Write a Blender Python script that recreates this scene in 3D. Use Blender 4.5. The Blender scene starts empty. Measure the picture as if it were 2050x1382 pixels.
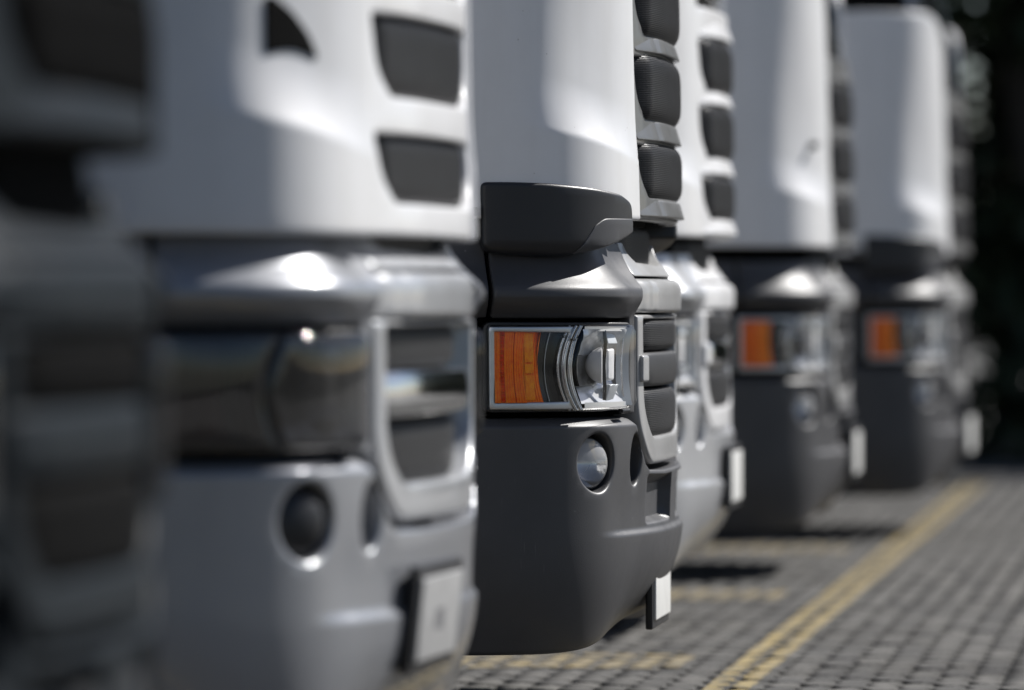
import bpy, bmesh, math, random
import numpy as np
from mathutils import Vector
from mathutils.geometry import delaunay_2d_cdt

random.seed(7)
rng = np.random.default_rng(7)
SC = bpy.context.scene
COL = SC.collection

# ------------------------------------------------------------------ camera, sky, sun, exposure
cam = bpy.data.cameras.new("camera")
cam_o = bpy.data.objects.new("camera", cam)
COL.objects.link(cam_o)
SC.camera = cam_o
cam.sensor_width = 36.0
cam.lens = 210.7
cam.shift_y = -91 / 2050
cam.clip_start = 0.5
cam.clip_end = 3000
cam_o.location = (0, 0, 1.33)
cam_o.rotation_euler = (math.radians(90), 0, math.radians(6.537))
cam.dof.use_dof = True
cam.dof.focus_distance = 18.52
cam.dof.aperture_fstop = 1.55
cam.dof.aperture_blades = 9

SUN_AZ, SUN_EL = math.radians(41), math.radians(43.5)     # azimuth from +X towards +Y
sun_dir = Vector((math.cos(SUN_EL) * math.cos(SUN_AZ), math.cos(SUN_EL) * math.sin(SUN_AZ), math.sin(SUN_EL)))
world = bpy.data.worlds.new("World")
SC.world = world
world.use_nodes = True
wn = world.node_tree.nodes
wl = world.node_tree.links
sky = wn.new("ShaderNodeTexSky")
sky.sky_type = 'NISHITA'
sky.sun_disc = False
sky.sun_elevation = SUN_EL
sky.sun_rotation = math.pi / 2 - SUN_AZ
sky.air_density = 0.8
sky.dust_density = 1.4
sky.altitude = 800
wl.new(sky.outputs[0], wn["Background"].inputs[0])
wn["Background"].inputs[1].default_value = 0.05
sun = bpy.data.lights.new("sun", 'SUN')
sun.energy = 5.0
sun.angle = math.radians(0.53)
sun.color = (1.0, 0.975, 0.94)
sun_o = bpy.data.objects.new("sun", sun)
COL.objects.link(sun_o)
sun_o.rotation_euler = (-sun_dir).to_track_quat('-Z', 'Y').to_euler()
sun_o.location = sun_dir * 60
SC.view_settings.view_transform = 'Standard'
SC.view_settings.look = 'None'
SC.view_settings.exposure = 0.48
SC.view_settings.gamma = 1.0
SC.view_settings.use_curve_mapping = False
SC.render.engine = 'CYCLES'
SC.cycles.use_denoising = True
SC.cycles.max_bounces = 10
SC.cycles.transparent_max_bounces = 16
SC.cycles.sample_clamp_indirect = 6.0
SC.cycles.caustics_reflective = False
SC.cycles.caustics_refractive = False

# ------------------------------------------------------------------ materials
def new_mat(name):
    m = bpy.data.materials.new(name)
    m.use_nodes = True
    return m, m.node_tree.nodes, m.node_tree.links, m.node_tree.nodes["Principled BSDF"]

def noise(n, l, scale, detail=4, rough=0.6, world=False):
    tc = n.new("ShaderNodeNewGeometry") if world else n.new("ShaderNodeTexCoord")
    t = n.new("ShaderNodeTexNoise")
    t.inputs["Scale"].default_value = scale
    t.inputs["Detail"].default_value = detail
    t.inputs["Roughness"].default_value = rough
    l.new(tc.outputs["Position" if world else "Object"], t.inputs["Vector"])
    return t

def ramp(n, l, src, p0, c0, p1, c1):
    r = n.new("ShaderNodeValToRGB")
    r.color_ramp.elements[0].position = p0
    r.color_ramp.elements[1].position = p1
    r.color_ramp.elements[0].color = (*c0, 1) if len(c0) == 3 else c0
    r.color_ramp.elements[1].color = (*c1, 1) if len(c1) == 3 else c1
    l.new(src, r.inputs[0])
    return r

def bump(n, l, b, src, strength, dist):
    bp = n.new("ShaderNodeBump")
    bp.inputs["Strength"].default_value = strength
    bp.inputs["Distance"].default_value = dist
    l.new(src, bp.inputs["Height"])
    l.new(bp.outputs[0], b.inputs["Normal"])

def paint(name, col, rough=0.28, coat=0.6, metallic=0.0, dust=0.06, spec=0.5):
    m, n, l, b = new_mat(name)
    b.inputs["Specular IOR Level"].default_value = spec
    t = noise(n, l, 2.3, 6, 0.65)
    c2 = tuple(c * (1 - dust) for c in col)
    r = ramp(n, l, t.outputs["Fac"], 0.35, c2, 0.65, col)
    tc = n.new("ShaderNodeTexCoord"); mp = n.new("ShaderNodeMapping")
    mp.inputs["Scale"].default_value = (11, 11, 1.1)
    l.new(tc.outputs["Object"], mp.inputs["Vector"])
    ts = n.new("ShaderNodeTexNoise"); ts.inputs["Scale"].default_value = 1.0; ts.inputs["Detail"].default_value = 5
    l.new(mp.outputs[0], ts.inputs["Vector"])
    rs = ramp(n, l, ts.outputs["Fac"], 0.34, (0.965, 0.962, 0.955), 0.60, (1, 1, 1))
    vd = n.new("ShaderNodeTexVoronoi"); vd.inputs["Scale"].default_value = 16
    l.new(tc.outputs["Object"], vd.inputs["Vector"])
    rd = ramp(n, l, vd.outputs["Distance"], 0.03, (0.45, 0.43, 0.40), 0.055, (1, 1, 1))
    m1 = n.new("ShaderNodeMix"); m1.data_type = 'RGBA'; m1.blend_type = 'MULTIPLY'; m1.inputs[0].default_value = 1
    l.new(r.outputs[0], m1.inputs[6]); l.new(rs.outputs[0], m1.inputs[7])
    m2 = n.new("ShaderNodeMix"); m2.data_type = 'RGBA'; m2.blend_type = 'MULTIPLY'; m2.inputs[0].default_value = 0.5
    l.new(m1.outputs[2], m2.inputs[6]); l.new(rd.outputs[0], m2.inputs[7])
    l.new(m2.outputs[2], b.inputs["Base Color"])
    t2 = noise(n, l, 14, 5, 0.7)
    r2 = ramp(n, l, t2.outputs["Fac"], 0.3, (rough * 0.85,) * 3, 0.75, (rough * 1.25,) * 3)
    l.new(r2.outputs[0], b.inputs["Roughness"])
    b.inputs["Metallic"].default_value = metallic
    b.inputs["Coat Weight"].default_value = coat
    b.inputs["Coat Roughness"].default_value = 0.06
    return m

def plastic(name, col, rough=0.45, grain=0.25, speck=True, spec=0.5):
    m, n, l, b = new_mat(name)
    b.inputs["Specular IOR Level"].default_value = spec
    t = noise(n, l, 3.1, 6, 0.6)
    r = ramp(n, l, t.outputs["Fac"], 0.3, tuple(c * 0.88 for c in col), 0.7, tuple(c * 1.1 for c in col))
    out = r.outputs[0]
    if speck:                                            # dried dust and splash specks
        tc = n.new("ShaderNodeTexCoord")
        v = n.new("ShaderNodeTexVoronoi")
        v.inputs["Scale"].default_value = 24
        v.inputs["Randomness"].default_value = 1.0
        l.new(tc.outputs["Object"], v.inputs["Vector"])
        rs = ramp(n, l, v.outputs["Distance"], 0.045, (1, 1, 1), 0.085, (0, 0, 0))
        tm = noise(n, l, 5.5, 3, 0.5)
        rm = ramp(n, l, tm.outputs["Fac"], 0.46, (0, 0, 0), 0.62, (0.8, 0.8, 0.8))
        mu = n.new("ShaderNodeMath"); mu.operation = 'MULTIPLY'
        l.new(rs.outputs[0], mu.inputs[0]); l.new(rm.outputs[0], mu.inputs[1])
        mx = n.new("ShaderNodeMix"); mx.data_type = 'RGBA'
        l.new(mu.outputs[0], mx.inputs[0])
        l.new(out, mx.inputs[6])
        mx.inputs[7].default_value = (min(1, col[0] * 4.0), min(1, col[1] * 3.9), min(1, col[2] * 3.6), 1)
        out = mx.outputs[2]
        mp = n.new("ShaderNodeMapping"); mp.inputs["Rotation"].default_value = (0.5, 0.9, 0.3); mp.inputs["Scale"].default_value = (160, 9, 9)
        l.new(tc.outputs["Object"], mp.inputs["Vector"])
        sc = n.new("ShaderNodeTexNoise"); sc.inputs["Scale"].default_value = 1.0; sc.inputs["Detail"].default_value = 2
        l.new(mp.outputs[0], sc.inputs["Vector"])
        r1 = ramp(n, l, sc.outputs["Fac"], 0.66, (0, 0, 0), 0.74, (1, 1, 1))
        tq = noise(n, l, 4.2, 3, 0.6)
        r4 = ramp(n, l, tq.outputs["Fac"], 0.54, (0, 0, 0), 0.68, (0.45, 0.45, 0.45))
        mq = n.new("ShaderNodeMath"); mq.operation = 'MULTIPLY'
        l.new(r1.outputs[0], mq.inputs[0]); l.new(r4.outputs[0], mq.inputs[1])
        m4 = n.new("ShaderNodeMix"); m4.data_type = 'RGBA'
        l.new(mq.outputs[0], m4.inputs[0]); l.new(out, m4.inputs[6])
        m4.inputs[7].default_value = (col[0] * 2.4, col[1] * 2.35, col[2] * 2.2, 1)
        out = m4.outputs[2]
    l.new(out, b.inputs["Base Color"])
    t3 = noise(n, l, 9, 5, 0.6)
    r3 = ramp(n, l, t3.outputs["Fac"], 0.3, (rough * 0.88,) * 3, 0.7, (rough * 1.15,) * 3)
    l.new(r3.outputs[0], b.inputs["Roughness"])
    if grain:
        tg = noise(n, l, 300, 3, 0.6)
        bump(n, l, b, tg.outputs["Fac"], grain, 0.0022)
    return m

def simple(name, col, rough=0.4, metallic=0.0, coat=0.0, vary=0.12, scale=8, bumpy=0.0, spec=0.5):
    m, n, l, b = new_mat(name)
    b.inputs["Specular IOR Level"].default_value = spec
    t = noise(n, l, scale, 5, 0.6)
    r = ramp(n, l, t.outputs["Fac"], 0.3, tuple(c * (1 - vary) for c in col), 0.7, tuple(min(1, c * (1 + vary)) for c in col))
    l.new(r.outputs[0], b.inputs["Base Color"])
    b.inputs["Roughness"].default_value = rough
    b.inputs["Metallic"].default_value = metallic
    b.inputs["Coat Weight"].default_value = coat
    if bumpy:
        bump(n, l, b, t.outputs["Fac"], bumpy, 0.004)
    return m

def clear_glass(name, tint=(1, 1, 1), rough=0.02, base=0.05, haze=0.0, hscale=22):
    """thin clear plastic: transparent with a Fresnel gloss on top"""
    m = bpy.data.materials.new(name); m.use_nodes = True
    n, l = m.node_tree.nodes, m.node_tree.links
    n.clear()
    o = n.new("ShaderNodeOutputMaterial")
    tr = n.new("ShaderNodeBsdfTransparent"); tr.inputs[0].default_value = (*tint, 1)
    gl = n.new("ShaderNodeBsdfGlossy"); gl.inputs["Roughness"].default_value = rough
    fr = n.new("ShaderNodeFresnel")
    ge = n.new("ShaderNodeNewGeometry")                  # a thin sheet: same reflection from either face
    io = n.new("ShaderNodeMix"); io.data_type = 'FLOAT'
    io.inputs[2].default_value = 1.5; io.inputs[3].default_value = 1 / 1.5
    l.new(ge.outputs["Backfacing"], io.inputs[0]); l.new(io.outputs[0], fr.inputs[0])
    ad = n.new("ShaderNodeMath"); ad.operation = 'ADD'; ad.inputs[1].default_value = base
    l.new(fr.outputs[0], ad.inputs[0])
    mx = n.new("ShaderNodeMixShader")
    l.new(ad.outputs[0], mx.inputs[0]); l.new(tr.outputs[0], mx.inputs[1]); l.new(gl.outputs[0], mx.inputs[2])
    last = mx
    if haze:
        df = n.new("ShaderNodeBsdfDiffuse"); df.inputs[0].default_value = (0.8, 0.8, 0.8, 1)
        t = noise(n, l, hscale, 6 if hscale > 10 else 2, 0.7 if hscale > 10 else 0.4)
        r = ramp(n, l, t.outputs["Fac"], 0.4, (haze * 0.4,) * 3, 0.75, (haze * 1.8,) * 3)
        m2 = n.new("ShaderNodeMixShader")
        l.new(r.outputs[0], m2.inputs[0]); l.new(mx.outputs[0], m2.inputs[1]); l.new(df.outputs[0], m2.inputs[2])
        last = m2
    l.new(last.outputs[0], o.inputs[0])
    return m

def amber_mat(name, col):
    m, n, l, b = new_mat(name)
    t = noise(n, l, 55, 5, 0.75)
    r = ramp(n, l, t.outputs["Fac"], 0.30, (col[0] * 0.85, col[1] * 0.6, col[2]), 0.72, (col[0], col[1] * 1.5, col[2] * 2))
    l.new(r.outputs[0], b.inputs["Base Color"])
    b.inputs["Metallic"].default_value = 0.75
    b.inputs["Roughness"].default_value = 0.35
    b.inputs["Coat Weight"].default_value = 0.0
    return m

M = {
    'white': paint('white_paint', (0.80, 0.80, 0.81), 0.34, 0.35),
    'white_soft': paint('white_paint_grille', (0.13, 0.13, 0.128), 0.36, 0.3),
    'frame_silver': paint('frame_silver', (0.38, 0.38, 0.38), 0.36, 0.4),
    'silver': paint('silver_paint', (0.52, 0.53, 0.55), 0.33, 0.7, 0.35),
    'grey_silver': paint('grey_silver_paint', (0.30, 0.31, 0.335), 0.32, 0.7, 0.35),
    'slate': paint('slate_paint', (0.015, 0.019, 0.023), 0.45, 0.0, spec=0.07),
    'dark': plastic('dark_grey_plastic', (0.062, 0.062, 0.066), 0.42),
    'black': plastic('black_plastic', (0.020, 0.020, 0.022), 0.38, 0.2),
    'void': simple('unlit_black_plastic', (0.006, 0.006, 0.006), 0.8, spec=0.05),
    'mesh': simple('grille_plastic', (0.036, 0.036, 0.038), 0.45, spec=0.35),
    'chrome': simple('chrome', (0.82, 0.83, 0.84), 0.10, 1.0, vary=0.04),
    'satin': simple('satin_metal', (0.62, 0.63, 0.64), 0.30, 0.9, vary=0.05),
    'shield': simple('frosted_bulb_shield', (0.82, 0.82, 0.82), 0.35, 0.0, vary=0.04),
    'foil': simple('wrinkled_reflector', (0.88, 0.88, 0.87), 0.24, 0.35, vary=0.25, scale=30, bumpy=0.8),
    'bright': simple('sky_bright_reflector', (0.90, 0.91, 0.92), 0.22, 0.5, vary=0.03),  # white sky and sun reflection put into the colour
    'dark_chrome': simple('dark_chrome', (0.20, 0.21, 0.22), 0.12, 0.9, vary=0.3, scale=30),
    'bowl_chrome': simple('bowl_chrome', (0.55, 0.56, 0.57), 0.10, 0.9, vary=0.3, scale=34, bumpy=0.35),
    'frost': simple('frosted_lamp_body', (0.60, 0.63, 0.65), 0.4, 0.2, vary=0.08),
    'gloss_black': simple('gloss_black', (0.006, 0.007, 0.008), 0.12, spec=0.3),
    'glass': clear_glass('clear_lamp_cover', base=0.0, haze=0.005),
    'smoked': clear_glass('smoked_lamp_cover', (0.45, 0.45, 0.46), 0.03, 0.06, haze=0.006),
    'amber_dim': simple('dim_amber', (0.10, 0.03, 0.012), 0.4),
    'fogglass': clear_glass('fog_lamp_glass', (0.9, 0.9, 0.9), 0.10, 0.08, haze=0.26, hscale=4),
    'amber': amber_mat('amber_plastic', (1.0, 0.185, 0.003)),
    'amber_bright': amber_mat('amber_glow', (1.0, 0.235, 0.004)),  # yellower amber, the glow of the bulb put into the colour
    'amber_core': simple('amber_reflector', (0.95, 0.36, 0.015), 0.25, 0.4, vary=0.3, scale=90),
    'ridge': simple('clear_ridge', (0.60, 0.61, 0.62), 0.10, 0.75),
    'tyre': simple('tyre_rubber', (0.018, 0.018, 0.018), 0.8, bumpy=0.3, scale=40),
    'rim': simple('steel_rim', (0.45, 0.45, 0.46), 0.35, 0.8),
    'screen': simple('tinted_glass', (0.012, 0.014, 0.016), 0.04, coat=1.0),
    'chassis': simple('chassis_paint', (0.022, 0.022, 0.024), 0.5),
    'plate': simple('plate_white', (0.74, 0.74, 0.72), 0.35, vary=0.05),
    'plate_grey': simple('plate_grey', (0.36, 0.36, 0.36), 0.4, vary=0.12, scale=20),
    'plate_mark': simple('plate_ink', (0.16, 0.16, 0.17), 0.4),
}

def paver_mat():
    m, n, l, b = new_mat('concrete_paver')
    t = noise(n, l, 9.0, 6, 0.75, True)
    t2 = noise(n, l, 140, 4, 0.7, True)
    r = ramp(n, l, t.outputs["Fac"], 0.32, (0.050, 0.048, 0.045), 0.66, (0.142, 0.137, 0.130))
    mx = n.new("ShaderNodeMix"); mx.data_type = 'RGBA'; mx.blend_type = 'MULTIPLY'; mx.inputs[0].default_value = 1.0
    r2 = ramp(n, l, t2.outputs["Fac"], 0.2, (0.72, 0.72, 0.72), 0.8, (1.12, 1.12, 1.12))
    l.new(r.outputs[0], mx.inputs[6]); l.new(r2.outputs[0], mx.inputs[7])
    ge = n.new("ShaderNodeNewGeometry"); oi = n.new("ShaderNodeObjectInfo")
    sm = n.new("ShaderNodeMath"); sm.operation = 'ADD'
    l.new(ge.outputs["Random Per Island"], sm.inputs[0]); l.new(oi.outputs["Random"], sm.inputs[1])
    fr = n.new("ShaderNodeMath"); fr.operation = 'FRACT'; l.new(sm.outputs[0], fr.inputs[0])
    rv = ramp(n, l, fr.outputs[0], 0.0, (0.62, 0.62, 0.63), 1.0, (1.22, 1.21, 1.18))
    m3 = n.new("ShaderNodeMix"); m3.data_type = 'RGBA'; m3.blend_type = 'MULTIPLY'; m3.inputs[0].default_value = 1.0
    l.new(mx.outputs[2], m3.inputs[6]); l.new(rv.outputs[0], m3.inputs[7])
    tl = noise(n, l, 0.9, 5, 0.6, True)
    rl = ramp(n, l, tl.outputs["Fac"], 0.34, (0.62, 0.61, 0.60), 0.60, (1.0, 1.0, 1.0))
    m5 = n.new("ShaderNodeMix"); m5.data_type = 'RGBA'; m5.blend_type = 'MULTIPLY'; m5.inputs[0].default_value = 1.0
    l.new(m3.outputs[2], m5.inputs[6]); l.new(rl.outputs[0], m5.inputs[7])
    l.new(m5.outputs[2], b.inputs["Base Color"])
    b.inputs["Roughness"].default_value = 0.85
    bump(n, l, b, t2.outputs["Fac"], 0.4, 0.003)
    return m
M['paver'] = paver_mat()
M['soil'] = simple('joint_soil', (0.022, 0.021, 0.017), 0.95, vary=0.4, scale=30, bumpy=0.6)

def ground_mat():
    m, n, l, b = new_mat('far_paving')
    t = noise(n, l, 5, 8, 0.7)
    r = ramp(n, l, t.outputs["Fac"], 0.25, (0.085, 0.082, 0.077), 0.75, (0.16, 0.155, 0.147))
    l.new(r.outputs[0], b.inputs["Base Color"])
    b.inputs["Roughness"].default_value = 0.9
    return m
M['far_paving'] = ground_mat()

def yellow_mat():
    m, n, l, b = new_mat('worn_yellow_paint')
    t = noise(n, l, 13, 8, 0.75)
    r = ramp(n, l, t.outputs["Fac"], 0.42, (0.12, 0.112, 0.09), 0.58, (0.40, 0.30, 0.115))
    l.new(r.outputs[0], b.inputs["Base Color"])
    b.inputs["Roughness"].default_value = 0.7
    return m
M['yellow'] = yellow_mat()

def faded_mat():
    m, n, l, b = new_mat('faded_yellow_paint')
    t = noise(n, l, 5, 8, 0.75)
    r = ramp(n, l, t.outputs["Fac"], 0.40, (0.12, 0.112, 0.095), 0.64, (0.33, 0.255, 0.12))
    l.new(r.outputs[0], b.inputs["Base Color"])
    b.inputs["Roughness"].default_value = 0.75
    return m
M['faded'] = faded_mat()

def leaf_mat():
    m, n, l, b = new_mat('leaf')
    at = n.new("ShaderNodeNewGeometry")
    r = n.new("ShaderNodeValToRGB")
    r.color_ramp.elements[0].color = (0.018, 0.030, 0.010, 1)
    r.color_ramp.elements[1].color = (0.036, 0.050, 0.014, 1)
    l.new(at.outputs["Random Per Island"], r.inputs[0])
    l.new(r.outputs[0], b.inputs["Base Color"])
    b.inputs["Roughness"].default_value = 0.6
    return m
M['leaf'] = leaf_mat()
M['bark'] = simple('bark', (0.05, 0.04, 0.03), 0.9, bumpy=0.5)

# ------------------------------------------------------------------ helpers
def link(o, parent=None):
    COL.objects.link(o)
    if parent:
        o.parent = parent
    return o

def mesh_from(name, verts, faces, smooth=True, sharp=35):
    me = bpy.data.meshes.new(name)
    me.from_pydata([tuple(v) for v in verts], [], [tuple(f) for f in faces])
    me.update()
    if smooth:
        me.shade_smooth()
        me.set_sharp_from_angle(angle=math.radians(sharp))
    return me

def tag(o, label=None, cat=None, group=None, kind=None):
    if label: o["label"] = label
    if cat: o["category"] = cat
    if group: o["group"] = group
    if kind: o["kind"] = kind
    return o

# ------------------------------------------------------------------ plan curve of a cab front
# x forward (0 at the middle of the front), y across (near side -1.22), s = length along the skin from the middle
CA, CP, CQ, HW = 0.62, 2.0, 2.75, 1.22
_t = np.linspace(0, np.pi / 2, 6001)
_x = -CA + CA * np.sin(_t) ** (2 / CP)
_u = HW * (1 - np.cos(_t) ** (2 / CQ))
_s = np.concatenate([[0], np.cumsum(np.hypot(np.diff(_x), np.diff(_u)))])
_s -= _s[-1]
_x = np.concatenate([[-CA - 3.0], _x]); _u = np.concatenate([[0], _u]); _s = np.concatenate([[_s[0] - 3.0], _s])
_nx = np.gradient(_u, _s); _ny = -np.gradient(_x, _s)
_nx[0:2] = 0.0; _ny[0:2] = -1.0
_b = 0.034 * np.where(np.abs(_s + 1.03) < 0.40, np.cos(np.pi / 2 * (_s + 1.03) / 0.40) ** 2, 0.0)     # a slightly squarer corner
_x = _x + _nx * _b; _u = _u + _ny * _b
_nx = np.gradient(_u, _s); _ny = -np.gradient(_x, _s)
_nx[0:2] = 0.0; _ny[0:2] = -1.0

def W(s, z, d=0.0):
    s = np.asarray(s, float); z = np.asarray(z, float)
    d = np.broadcast_to(np.asarray(d, float), s.shape)
    a = -np.abs(s)
    sg = np.where(s > 0, 1.0, -1.0)
    x = np.interp(a, _s, _x); u = np.interp(a, _s, _u)
    nx = np.interp(a, _s, _nx); ny = np.interp(a, _s, _ny)
    ln = np.hypot(nx, ny); nx = nx / ln; ny = ny / ln
    X = x + nx * d
    Y = u - HW + ny * d
    return np.stack([X, -sg * Y, z], -1)

def sstep(t):
    t = np.clip(t, 0, 1)
    return t * t * (3 - 2 * t)

def rounded(pts, r, n=6):
    """round the corners of a polygon; r a number or one per corner"""
    out = []
    N = len(pts)
    for i, p in enumerate(pts):
        ri = r[i] if isinstance(r, (list, tuple)) else r
        p = np.array(p, float); a = np.array(pts[i - 1], float); b = np.array(pts[(i + 1) % N], float)
        la = np.linalg.norm(a - p); lb = np.linalg.norm(b - p)
        if ri <= 0 or la < 1e-9 or lb < 1e-9:
            out.append(tuple(p)); continue
        k = min(ri, la * 0.48, lb * 0.48)
        pa = p + (a - p) / la * k; pb = p + (b - p) / lb * k
        for j in range(n + 1):
            t = j / n
            q = pa * (1 - t) ** 2 + p * 2 * t * (1 - t) + pb * t * t
            out.append(tuple(q))
    return out

def resample(poly, h):
    out = []
    N = len(poly)
    for i in range(N):
        a = np.array(poly[i], float); b = np.array(poly[(i + 1) % N], float)
        L = np.linalg.norm(b - a)
        if L < 1e-7:
            continue
        k = max(1, int(math.ceil(L / h)))
        for j in range(k):
            out.append(a + (b - a) * j / k)
    return np.array(out)

def inside(P, poly):
    x, y = P[:, 0], P[:, 1]
    c = np.zeros(len(P), bool)
    x1, y1 = poly[:, 0], poly[:, 1]
    x2, y2 = np.roll(x1, -1), np.roll(y1, -1)
    for i in range(len(poly)):
        if y1[i] == y2[i]:
            continue
        cond = (y1[i] > y) != (y2[i] > y)
        xi = (x2[i] - x1[i]) * (y - y1[i]) / (y2[i] - y1[i]) + x1[i]
        c ^= cond & (x < xi)
    return c

def seg_dist(P, loops):
    D = np.full(len(P), 1e9)
    for lp in loops:
        a = lp; b = np.roll(lp, -1, 0)
        ab = b - a; L2 = (ab ** 2).sum(1) + 1e-18
        for k in range(0, len(P), 4000):
            p = P[k:k + 4000]
            t = np.clip(((p[:, None, :] - a[None]) * ab[None]).sum(2) / L2[None], 0, 1)
            q = a[None] + t[..., None] * ab[None]
            d = np.sqrt(((p[:, None, :] - q) ** 2).sum(2)).min(1)
            D[k:k + 4000] = np.minimum(D[k:k + 4000], d)
    return D

def grid_lines(lo, hi, h, fine=()):
    """grid positions with spacing h, finer inside the intervals of fine = [(a, b, h2)]"""
    v = list(np.arange(lo + h * 0.5, hi, h))
    for a, b, h2 in fine:
        v = [q for q in v if not (a <= q <= b)] + list(np.arange(max(a, lo) + h2 * 0.3, min(b, hi), h2))
    return np.array(sorted(v))

def panel(name, outline, holes=(), off=None, edge_r=0.006, thick=0.02, h=0.03, fs=(), fz=(), eh=None, mapper=None, sharp=40):
    """a skin panel on the cab front: outline and holes in (s, z), rounded edges, real thickness"""
    eh = eh or h * 0.7
    loops = [resample(outline, eh)] + [resample(q, eh) for q in holes]
    pts = []; edges = []
    for lp in loops:
        b = len(pts)
        pts += [tuple(p) for p in lp]
        edges += [(b + i, b + (i + 1) % len(lp)) for i in range(len(lp))]
    nb = len(pts)
    extra = []
    for f in (0.08, 0.3, 0.6, 1.0):
        d = edge_r * f
        for li, lp in enumerate(loops):
            t = np.roll(lp, -1, 0) - np.roll(lp, 1, 0)
            t /= (np.linalg.norm(t, axis=1)[:, None] + 1e-12)
            nrm = np.stack([-t[:, 1], t[:, 0]], 1)
            area = 0.5 * np.sum(lp[:, 0] * np.roll(lp[:, 1], -1) - np.roll(lp[:, 0], -1) * lp[:, 1])
            sgn = 1 if area > 0 else -1
            if li > 0: sgn = -sgn
            q = lp + nrm * d * sgn
            dd = seg_dist(q, loops)
            extra.append(q[dd > d * 0.93])
    lo = loops[0].min(0); hi = loops[0].max(0)
    gs = grid_lines(lo[0], hi[0], h, fs); gz = grid_lines(lo[1], hi[1], h, fz)
    G = np.stack(np.meshgrid(gs, gz), -1).reshape(-1, 2)
    G = G[inside(G, loops[0])]
    for lp in loops[1:]:
        G = G[~inside(G, lp)]
    if len(G):
        G = G[seg_dist(G, loops) > edge_r * 1.25 + 0.001]
    E = np.concatenate(extra + [G]) if len(G) else np.concatenate(extra)
    ok = inside(E, loops[0])
    for lp in loops[1:]:
        ok &= ~inside(E, lp)
    pts += [tuple(p) for p in E[ok]]
    V, Ed, F, ov, oe, of = delaunay_2d_cdt([Vector(p) for p in pts], edges, [], 0, 1e-6)
    P = np.array([(v.x, v.y) for v in V])
    F = np.array([f for f in F if len(f) == 3])
    cen = P[F].mean(1)
    keep = inside(cen, loops[0])
    for lp in loops[1:]:
        keep &= ~inside(cen, lp)
    F = F[keep]
    a, b, c = P[F[:, 0]], P[F[:, 1]], P[F[:, 2]]
    ar = (b[:, 0] - a[:, 0]) * (c[:, 1] - a[:, 1]) - (c[:, 0] - a[:, 0]) * (b[:, 1] - a[:, 1])
    F[ar < 0] = F[ar < 0][:, ::-1]
    D = seg_dist(P, loops)
    r = edge_r
    dd = np.clip(D, 0, r)
    ins = r - np.sqrt(np.maximum(r * r - (r - dd) ** 2, 0))
    o = np.zeros(len(P)) if off is None else off(P[:, 0], P[:, 1])
    mp = mapper or W
    X3 = mp(P[:, 0], P[:, 1], o - ins)
    # rim: boundary edges of the kept faces, pushed inwards
    cnt = {}
    for f in F:
        for i in range(3):
            e = (f[i], f[(i + 1) % 3])
            cnt[e] = cnt.get(e, 0) + 1
    be = [e for e in cnt if (e[1], e[0]) not in cnt]
    bv = sorted({v for e in be for v in e})
    idx = {v: i + len(P) for i, v in enumerate(bv)}
    bvn = np.array(bv)
    X4 = mp(P[bvn, 0], P[bvn, 1], (o - ins)[bvn] - thick)
    verts = np.concatenate([X3, X4])
    faces = [tuple(f) for f in F] + [(e[1], e[0], idx[e[0]], idx[e[1]]) for e in be]
    return mesh_from(name, verts, faces, True, sharp)

def sheet(name, s0, s1, z0, z1, ns, nz, fd, smooth=True, sharp=60, svals=None, zvals=None):
    """a plain grid on the cab front with depth fd(s, z)"""
    S = np.linspace(s0, s1, ns) if svals is None else np.array(svals)
    Z = np.linspace(z0, z1, nz) if zvals is None else np.array(zvals)
    ns, nz = len(S), len(Z)
    g = np.stack(np.meshgrid(S, Z), -1).reshape(-1, 2)
    V = W(g[:, 0], g[:, 1], fd(g[:, 0], g[:, 1]))
    F = [(j * ns + i, j * ns + i + 1, (j + 1) * ns + i + 1, (j + 1) * ns + i) for j in range(nz - 1) for i in range(ns - 1)]
    return mesh_from(name, V, F, smooth, sharp)

def tube(name, path, r, seg=8):
    path = [Vector(p) for p in path]
    V, F = [], []
    for i, p in enumerate(path):
        t = (path[min(i + 1, len(path) - 1)] - path[max(i - 1, 0)]).normalized()
        up = Vector((0, 0, 1)) if abs(t.z) < 0.9 else Vector((1, 0, 0))
        a = t.cross(up).normalized(); b = t.cross(a)
        for k in range(seg):
            an = 2 * math.pi * k / seg
            V.append(p + (a * math.cos(an) + b * math.sin(an)) * r)
    n = len(path)
    for i in range(n - 1):
        for k in range(seg):
            F.append((i * seg + k, i * seg + (k + 1) % seg, (i + 1) * seg + (k + 1) % seg, (i + 1) * seg + k))
    F.append(tuple(range(seg))); F.append(tuple((n - 1) * seg + k for k in reversed(range(seg))))
    return mesh_from(name, V, F, True, 50)

def lathe(name, prof, origin, axis, seg=32, sharp=35):
    """prof: (radius, along axis) pairs, closed at radius 0"""
    ax = Vector(axis).normalized()
    up = Vector((0, 0, 1)) if abs(ax.z) < 0.9 else Vector((1, 0, 0))
    a = ax.cross(up).normalized(); b = ax.cross(a)
    V, F = [], []
    for r, h in prof:
        for k in range(seg):
            an = 2 * math.pi * k / seg
            V.append(Vector(origin) + ax * h + (a * math.cos(an) + b * math.sin(an)) * max(r, 1e-5))
    for i in range(len(prof) - 1):
        for k in range(seg):
            F.append((i * seg + k, i * seg + (k + 1) % seg, (i + 1) * seg + (k + 1) % seg, (i + 1) * seg + k))
    return mesh_from(name, V, F, True, sharp)

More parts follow.
